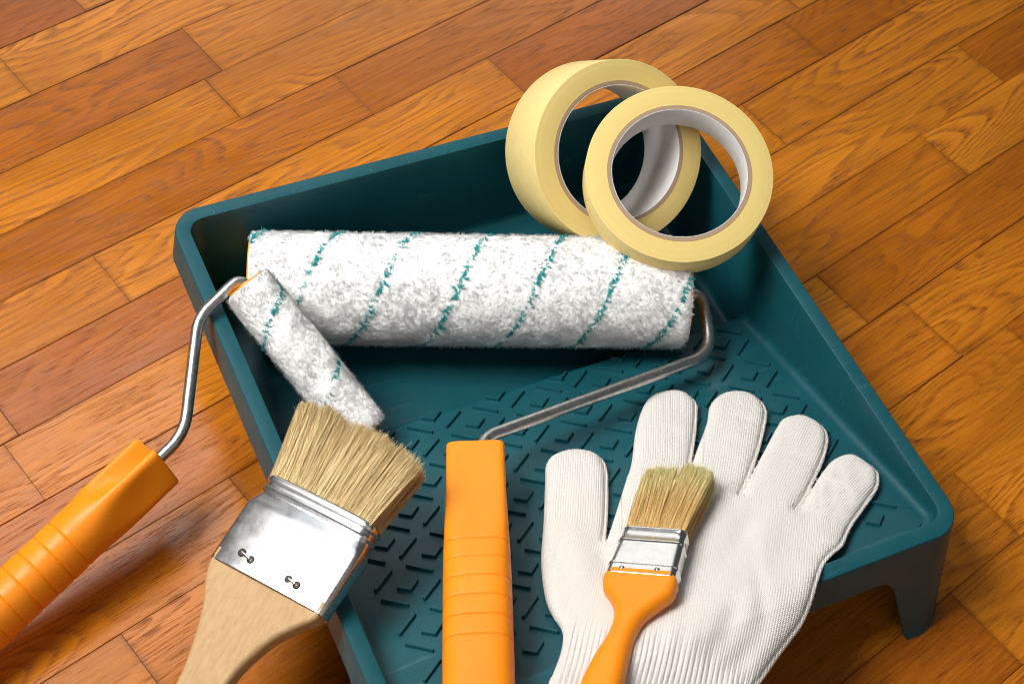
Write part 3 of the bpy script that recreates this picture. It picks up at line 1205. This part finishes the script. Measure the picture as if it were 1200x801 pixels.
def outline_solid(cen, u, v, n, left, right, top, bot, rnd, n_st=46, fullness=None):
    """solid between two outline curves (v,u): stations along u"""
    Lc, Rc = catmull(left, 10), catmull(right, 10)
    us = np.linspace(0, 1, n_st)
    secs = []
    for t in us:
        il = t * (len(Lc) - 1)
        ir = t * (len(Rc) - 1)
        l_ = np.array([np.interp(il, np.arange(len(Lc)), Lc[:, j]) for j in (0, 1)])
        r_ = np.array([np.interp(ir, np.arange(len(Rc)), Rc[:, j]) for j in (0, 1)])
        mid = (l_ + r_) / 2
        half = (r_ - l_) / 2
        hw = np.linalg.norm(half)
        tp, bt, rr = top(t), bot(t), rnd(t)
        q = rr_section(hw, tp, bt, rr)
        dirv = half / hw
        secs.append(np.array([cen + (mid[0] + x * dirv[0]) * v + (mid[1] + x * dirv[1]) * u + z * n for x, z in q]))
    return loft(secs)


# --- wide brush with the wooden handle
bc = np.array([-182.6, -64.3, 97.0])
bu, bv_, bn = unit((.7833, .5627, .2641)), unit((.5209, -.8261, .2151)), unit((-.3392, .0309, .9402))
wide = thing("paint_brush", "wide flat brush with pale wooden handle, propped on the tray's left rim", "paint brush", (-230, -110, 40))
LF, BW = 54.0, 74.2
st = []
hb, ht = BW / 2, BW * .96 / 2
for s in (-27, -26.2, -20, -10, 0, 8):
    st.append((s, hb, 0.15 if s > -26.5 else 0, -13.5 - (s + 27) * .09, 2.6, 0))
st += [(10, hb - .2, -.15, -17.0, 3, 0), (12, hb - .7, -.75, -17.3, 4, 0), (14.5, hb - 1.3, -1.5, -17.6, 4, 0), (17.6, hb - 2.2, -2.3, -18.0, 5, 0), (18.6, hb - 1.6, .2, -18.6, 5, 0), (19.5, hb - 1.5, .6, -18.8, 5, 0), (20.4, hb - 1.8, .4, -18.5, 5, 0),
       (21.0, hb - 2.5, -.8, -18.0, 5, 0), (22.4, hb - 2.6, -.9, -18.0, 5, 0), (23.3, hb - 2.0, .5, -18.5, 5, 0), (24.6, hb - 1.9, 1.0, -18.6, 5, 0), (26.0, hb - 2.2, .9, -18.3, 5, 0), (27, hb - 2.7, .2, -17.8, 5, 0)]
ferrule(wide, bc, bu, bv_, bn, st, M_TIN, 2.0)
hl = [(-35.8, -20), (-35.8, -27.5), (-32.6, -37.5), (-25.5, -50), (-18.5, -68), (-13.2, -89), (-11.5, -120), (-14, -150), (-15, -175), (-8, -190)]
hr = [(35.8, -20), (35.8, -27), (34.3, -31.0), (28.7, -37.5), (21.0, -48.5), (15.0, -64.0), (12.6, -78), (11.5, -105), (14, -135), (15, -160), (8, -190)]
V, F = outline_solid(bc, bu, bv_, bn, hl, hr, lambda t: -1.2 - .5 * t, lambda t: -12.8 + .5 * t, lambda t: 1.6 + 2.2 * min(1, t * 3), 60)
part("handle", V, F, M_BEECH, wide, True, 50)
for (a0, a1), (b0, b1) in (((-22.1, -17.4), (-12.1, -19.2)), ((9.4, -18.4), (18.4, -19.6))):
    # bent nail: a bar sunk between two punched dimples
    A_, B_ = bc + a0 * bv_ + a1 * bu, bc + b0 * bv_ + b1 * bu
    ax_ = unit(B_ - A_)
    q0, q1 = A_ + ax_ * 1.6, B_ - ax_ * 1.6
    V1 = tube(fillet_path([q0 - bn * 1.0, q0 + bn * 1.7, q1 + bn * 1.7, q1 - bn * 1.0], [.9, .9], 6), .8, 10)
    stp = part("staple", *V1, M_STEEL, wide, True, 50)
    for q in (q0, q1):
        V2 = revolve([(.5, 2.3), (1.25, 1.75), (1.3, 1.5), (.9, 1.2), (.85, .05)], q, bn, 24)
        part("punched_hole", *V2, M_HOLE, stp, True, 60)
tipsW = [(-44.5, 70.0), (-36, 73.0), (-22, 74), (-9.1, 73.4), (4, 72.5), (14.9, 71.6), (26.3, 71.0), (38.5, 68.0)]
bristle_part(wide, bc, bu, bv_, bn, 27.0, tipsW, 33, 15.5, 12, 90, 10000, .17, M_BRIS, -33.2, 33.2, -9.0)

# --- small brush with the orange handle, on the glove
sc_ = np.array([-6.3, -131.8, 85.0])
su, sv, sn = unit((.6787, .7150, -.1676)), unit((.7143, -.5897, .3767)), unit((-.1706, .3754, .9110))
small = thing("paint_brush", "small brush with glossy orange handle and golden bristles, lying on the glove", "paint brush", (-15, -140, 70))
SW = 38.4 / 2
st = []
for s, dw, dt in ((-17.2, -.2, -.1), (-16.6, 0, 0), (-13.5, 0, 0), (-10.8, 0, 0), (-10.3, .35, .45), (-9.4, .35, .45), (-8.9, -.15, -.2), (0, -.5, -.2), (6.4, -.8, -.2), (6.9, -.4, .4), (7.9, -.4, .4), (8.5, -.8, .1),
                  (12, -1.0, .0), (15.4, -1.2, .0), (16.2, -1.0, .35), (17.0, -1.2, .2), (17.3, -1.6, -.3)):
    st.append((s, SW + dw, .1 + dt, -13.2 - dt, 3.2 + (s + 17) * .03, 0))
ferrule(small, sc_, su, sv, sn, st, M_TIN2)
for x, y in ((-10.5, -13.8), (8.9, -13.2)):
    V, F = revolve([(0, 1.5), (.4, 1.4), (.75, 1.0), (.9, .05)], sc_ + x * sv + y * su, sn, 20)
    part("rivet", V, F, M_STEEL, small)
hl = [(-18.6, -14), (-20.2, -17.2), (-20.2, -21), (-18.2, -26.5), (-12.6, -33.2), (-8.0, -42.8), (-7.8, -56.8), (-10.5, -72), (-12.6, -90), (-12.5, -105), (-9, -120), (-4, -126)]
hr = [(18.6, -14), (20.2, -17.2), (20.2, -21), (19.8, -26), (15.0, -33.2), (8.6, -43.0), (6.8, -55), (7.4, -70.5), (8.6, -87), (9, -105), (7, -118), (4, -126)]
V, F = outline_solid(sc_, su, sv, sn, hl, hr,
                     lambda t: .4 - .9 * math.sin(min(1, t * 1.6) * math.pi) + (1.2 if .5 < t < .9 else 0) * math.sin((t - .5) / .4 * math.pi),
                     lambda t: -13.4 + .9 * math.sin(min(1, t * 1.6) * math.pi), lambda t: 3.6 + 3.2 * min(1, t * 2.2), 70)
part("handle", V, F, M_ORANGE, small, True, 60)
tipsS = [(-17.3, 65.0), (-12, 68.5), (-6.4, 69.3), (5.4, 69.3), (16.0, 70.0), (21.5, 67.0)]
bristle_part(small, sc_, su, sv, sn, 17.0, tipsS, 16.5, 10.5, 12.5, 34, 5200, .16, M_BRIS2, -16.6, 16.6, -6.6, True, -1.0)

# ------------------------------------------------------------------ knitted glove
G = [[-14.7, -107.6], [1.1, -90.4], [17.1, -72.3], [27.5, -60.6], [40.6, -41.2], [51.7, -27.5], [61.5, -18.6], [70.6, -16.1], [80.2, -18.0], [86.7, -24.3], [87.9, -32.3], [84.0, -40.3], [71.3, -59.1], [57.9, -76.8], [68.8, -65.8], [84.0, -50.7], [93.8, -38.3], [103.5, -33.3], [112.8, -33.8], [120.5, -39.0], [124.3, -47.3], [121.9, -57.7], [112.3, -69.8], [98.0, -85.3], [81.4, -101.0], [71.8, -109.1], [90.6, -93.7], [105.2, -82.4], [120.4, -70.6], [127.6, -66.5], [137.5, -68.0], [143.7, -74.9], [145.6, -83.7], [141.5, -93.2], [129.4, -105.8], [115.6, -116.7], [102.6, -127.5], [94.2, -132.3], [106.1, -124.8], [122.2, -113.8], [133.9, -107.8], [144.4, -107.3], [150.4, -113.1], [153.2, -124.2], [150.8, -130.6], [144.5, -137.3], [130.2, -145.9], [114.5, -155.1], [101.8, -164.7], [92.2, -168.4], [82.7, -173.4], [71.3, -183.3], [62.2, -192.3], [52.8, -200.2], [41.9, -206.1], [31.3, -211.6], [16.7, -219.6], [4.6, -224.7], [-3.9, -231.9], [-12.0, -244.3], [-20.9, -262.6], [-119.1, -227.0], [-105.8, -202.3], [-88.6, -181.5], [-83.4, -176.7], [-71.9, -164.4], [-64.9, -152.8], [-64.7, -141.4], [-62.6, -128.1], [-53.5, -105.2], [-39.6, -80.6], [-25.6, -54.7], [-17.2, -40.2], [-7.7, -36.1], [3.6, -38.2], [12.8, -47.0], [12.8, -57.7], [5.0, -74.1], [-6.3, -94.0]]
G = np.array(G)
# crotches: keep them sharp, smooth elsewhere
cur = catmull(G, 5, True)
gs = .62
x0, y0 = cur.min(0) - 3
x1, y1 = cur.max(0) + 3
gx = np.arange(x0, x1, gs)
gy = np.arange(y0, y1, gs)
GX, GY = np.meshgrid(gx, gy, indexing='ij')
pts = np.column_stack([GX.ravel(), GY.ravel()])
A_, B_ = cur, np.roll(cur, -1, 0)


def signed_dist(pts):
    out = np.empty(len(pts))
    ox = np.empty((len(pts), 2))
    for c0 in range(0, len(pts), 20000):
        q = pts[c0:c0 + 20000]
        best = np.full(len(q), 1e9)
        bp_ = np.zeros((len(q), 2))
        ins = np.zeros(len(q), bool)
        for a_, b_ in zip(A_, B_):
            d_ = b_ - a_
            t = np.clip(((q - a_) @ d_) / (d_ @ d_ + 1e-12), 0, 1)
            w = a_ + t[:, None] * d_
            dd = ((q - w) ** 2).sum(1)
            k = dd < best
            best[k] = dd[k]
            bp_[k] = w[k]
            cr = (a_[1] > q[:, 1]) != (b_[1] > q[:, 1])
            if cr.any():
                xx = (b_[0] - a_[0]) * (q[:, 1] - a_[1]) / (b_[1] - a_[1] + 1e-12) + a_[0]
                ins ^= cr & (q[:, 0] < xx)
        out[c0:c0 + 20000] = np.where(ins, 1, -1) * np.sqrt(best)
        ox[c0:c0 + 20000] = bp_
    return out, ox


sd, near = signed_dist(pts)
# snap the first ring outside onto the outline
snap = (sd < 0) & (sd > -gs * 1.5)
pts2 = np.where(snap[:, None], near, pts)
d = np.maximum(sd, 0)
inside = (sd > -gs * 1.5)


def zg(y):
    ramp = np.minimum(20 + (28 - y) * .2551, 69.5)
    z = ramp + 4.5
    k = 1 / (1 + np.exp((y + 172) / 4))
    return z * (1 - k) + (84.5 - np.maximum(0, -190 - y) * .3) * k


X, Y = pts2[:, 0], pts2[:, 1]


def blob(x, y, r, ry=None, ang=0):
    c_, s_ = math.cos(ang), math.sin(ang)
    dx, dy = X - x, Y - y
    a_, b_ = dx * c_ + dy * s_, -dx * s_ + dy * c_
    return np.exp(-(a_ / r) ** 2 - (b_ / (ry or r)) ** 2)


# fabric height over its own outline
W1 = 6.5
outw = (near - pts) / (np.abs(sd)[:, None] + 1e-6) * np.sign(sd)[:, None]
ledge = 2.6 * np.clip(outw @ np.array([.75, -.66]), 0, 1)
d_up = np.maximum(d - ledge, 0)
prof = np.sqrt(1 - (1 - np.minimum(d_up / W1, 1)) ** 2)
lip = np.sqrt(1 - (1 - np.minimum(d / 1.5, 1)) ** 2)
hand_dir = unit(np.array([0.62, 0.785]))
hand_nor = np.array([hand_dir[1], -hand_dir[0]])
tcoord = X * hand_dir[0] + Y * hand_dir[1]
qcoord = X * hand_nor[0] + Y * hand_nor[1]
# the gathered line between hand and cuff (from the thumb heel to the far side)
gl, gr = np.array([-67.0, -156.0]), np.array([9.0, -217.0])
gdir = unit(gr - gl)
gn = np.array([-gdir[1], gdir[0]])          # points to the fingers
along = (X - gl[0]) * gdir[0] + (Y - gl[1]) * gdir[1]
above = (X - gl[0]) * gn[0] + (Y - gl[1]) * gn[1]
above = above - 5 * np.sin(np.clip(along, -20, 120) / 97 * np.pi)
top = 1.4 * lip + 3.6 * prof + 1.0 * np.minimum(d_up / 24, 1) ** .8
# folds and dents
top += 1.6 * blob(22, -165, 30, 16, .9) - 2.2 * blob(10, -190, 22, 5.5, .75) - 1.5 * blob(38, -178, 26, 4.5, 1.1)
top += 1.3 * blob(60, -150, 34, 7, .75) - 1.0 * blob(48, -140, 30, 5, .62) - 1.6 * blob(-25, -128, 26, 5, 1.35) + 1.4 * blob(-38, -120, 24, 8, 1.2)
top -= 2.4 * blob(8, -207, 14, 5, .35)
top += 1.8 * blob(28, -203, 15, 6, .55)
for fx_, fy_, aa in ((105, -60, .85), (90, -75, .85), (112, -95, .75), (60, -50, .95), (120, -125, .6), (-20, -75, 1.1), (-35, -100, 1.1)):
    top -= .55 * blob(fx_, fy_, 3.0, 13, aa)
    top += .4 * blob(fx_ + 5 * math.cos(aa), fy_ + 5 * math.sin(aa), 3.0, 13, aa)
nz = np.sin(X / 7.3 + 1.3 * np.sin(Y / 9.1)) * np.sin(Y / 8.7 + 1.1 * np.sin(X / 6.1))
top += .35 * nz * np.minimum(d / 8, 1)
# gathers
pk = np.exp(-np.maximum(above, 0) / 9.0) * (above > 0) + (above <= 0) * np.exp(above / 14.0)
top += pk * (.25 * np.sin(along / 1.4 + .8 * np.sin(along / 6.0)) + .5 * np.sin(along / 2.6 + np.sin(along / 9))) * np.minimum(d / 5, 1)
top -= 1.1 * np.exp(-((above + 1) / 7.0) ** 2) * np.minimum(d / 6, 1)
cuff = 1 / (1 + np.exp((above - 2.0) / 3.0))
rib = np.abs(np.sin(np.pi * along / 2.75 + .25 * np.sin(above / 7)))
top += cuff * (1.35 * rib - .9) * np.minimum(d / 3, 1)
top = np.where(d <= 0, 0, np.maximum(top, .05))
bottom = np.where(d <= 0, 0, -3.2 * lip)
# side seam: a second soft edge a little below the top layer
Zm = zg(Y)
vt = np.column_stack([X, Y, Zm + top])
vb = np.column_stack([X, Y, Zm + bottom])
nx, ny = GX.shape
idx = np.arange(nx * ny).reshape(nx, ny)
quad = np.stack([idx[:-1, :-1], idx[1:, :-1], idx[1:, 1:], idx[:-1, 1:]], -1).reshape(-1, 4)
ok = inside[quad].all(1) & (sd[quad].max(1) > 0)
quad = quad[ok]

# knit coordinates: columns follow each finger
fing = [((-36, -112), (4, -42)), ((38, -88), (78, -20)), ((72, -96), (116, -38)), ((84, -118), (140, -72)), ((86, -146), (150, -118))]
knU, knV = qcoord.copy(), tcoord.copy()
bestd = np.full(len(X), 1e9)
for (a_, b_), thr in zip(fing, (26, 22, 9, 3, 17)):
    a_, b_ = np.array(a_, float), np.array(b_, float)
    dd_ = unit(b_ - a_)
    nn_ = np.array([dd_[1], -dd_[0]])
    rx, ry = X - a_[0], Y - a_[1]
    t = rx * dd_[0] + ry * dd_[1]
    o_ = rx * nn_[0] + ry * nn_[1]
    Lf = np.linalg.norm(b_ - a_)
    dist = np.hypot(o_, np.maximum(t - Lf, 0)) + np.where(t < thr - 14, 1e6, 0)
    k = (dist < bestd) & (np.abs(o_) < 24)
    bestd[k] = dist[k]
    w_ = np.clip((t - thr + 14) / 20.0, 0, 1)
    w_ = w_ * w_ * (3 - 2 * w_)
    uu = (a_ + dd_ * thr) @ hand_nor + o_
    vv = a_ @ hand_dir + t
    knU[k] = (qcoord * (1 - w_) + uu * w_)[k]
    knV[k] = (tcoord * (1 - w_) + vv * w_)[k]
knU = knU / 1.38
knV = knV / 1.15


def compact(faces, verts_t, verts_b):
    used = np.unique(faces)
    mp = np.full(nx * ny, -1)
    mp[used] = np.arange(len(used))
    ft = mp[faces]
    n_ = len(used)
    edge = d[used] <= 0
    # weld the two layers along the outline
    mb = np.arange(n_) + n_
    mb[edge] = np.arange(n_)[edge]
    fb = mb[ft][:, ::-1]
    V = np.concatenate([verts_t[used], verts_b[used]])
    uv = np.column_stack([knU[used], knV[used]])
    uv = np.concatenate([uv, uv])
    return V, [ft, fb], uv


# one set of normals for hand and cuff, so that no seam shows where they meet
Vw, Fw, _ = compact(quad, vt, vb)
mw_ = np_mesh("whole", Vw, Fw)
nw = np.empty(len(Vw) * 3, np.float32)
mw_.vertices.foreach_get("normal", nw)
nw = nw.reshape(-1, 3)
uw = np.unique(quad)
ntop, nbot = np.zeros((nx * ny, 3)), np.zeros((nx * ny, 3))
ntop[uw], nbot[uw] = nw[:len(uw)], nw[len(uw):]
eg = d <= 0
nbot[eg] = ntop[eg]
ntop[~np.any(ntop, axis=1)] = (0, 0, 1)
nbot[~np.any(nbot, axis=1)] = (0, 0, -1)
bpy.data.meshes.remove(mw_)
glove = thing("work_glove", "white knitted cotton work glove spread over the ramp and front rim", "glove", (30, -120, 60))
is_cuff = (above[quad].mean(1) < 0)
for nm, msk in (("hand", ~is_cuff), ("cuff", is_cuff)):
    V, F, uv = compact(quad[msk], vt, vb)
    o = part(nm, V, F, M_KNIT, glove)
    us_ = np.unique(quad[msk])
    o.data.normals_split_custom_set_from_vertices(np.concatenate([ntop[us_], nbot[us_]]).astype(np.float32))
    lay = o.data.uv_layers.new(name='knit')
    li = np.empty(len(o.data.loops), np.int32)
    o.data.loops.foreach_get("vertex_index", li)
    lay.data.foreach_set("uv", uv[li].astype(np.float32).ravel())

# short stray fibres standing off the yarn
hand = [o for o in glove.children if o.name.startswith("hand")][0]
cand = np.where((d > .4) & inside)[0]
pick = rng.choice(cand, 9000, replace=False)
edge_c = np.where((d > .1) & (d < 1.2))[0]
pick = np.concatenate([pick, rng.choice(edge_c, 2200)])
root_p = vt[pick] - ntop[pick] * .1
dirs = ntop[pick] + rng.normal(0, .75, (len(pick), 3))
dirs /= np.linalg.norm(dirs, axis=1)[:, None]
ln_ = rng.uniform(.35, 1.0, len(pick))[:, None]
bend = rng.normal(0, .3, (len(pick), 3))
Pf = np.stack([root_p, root_p + dirs * ln_ * .6, root_p + (dirs + bend) * ln_], 1)
Rf = np.tile(np.array([.045, .04, .02]), (len(pick), 1))
V, F = strands(Pf, Rf)
o = part("fuzz", V, F, M_FUZZ, hand)
o['kind'] = 'stuff'
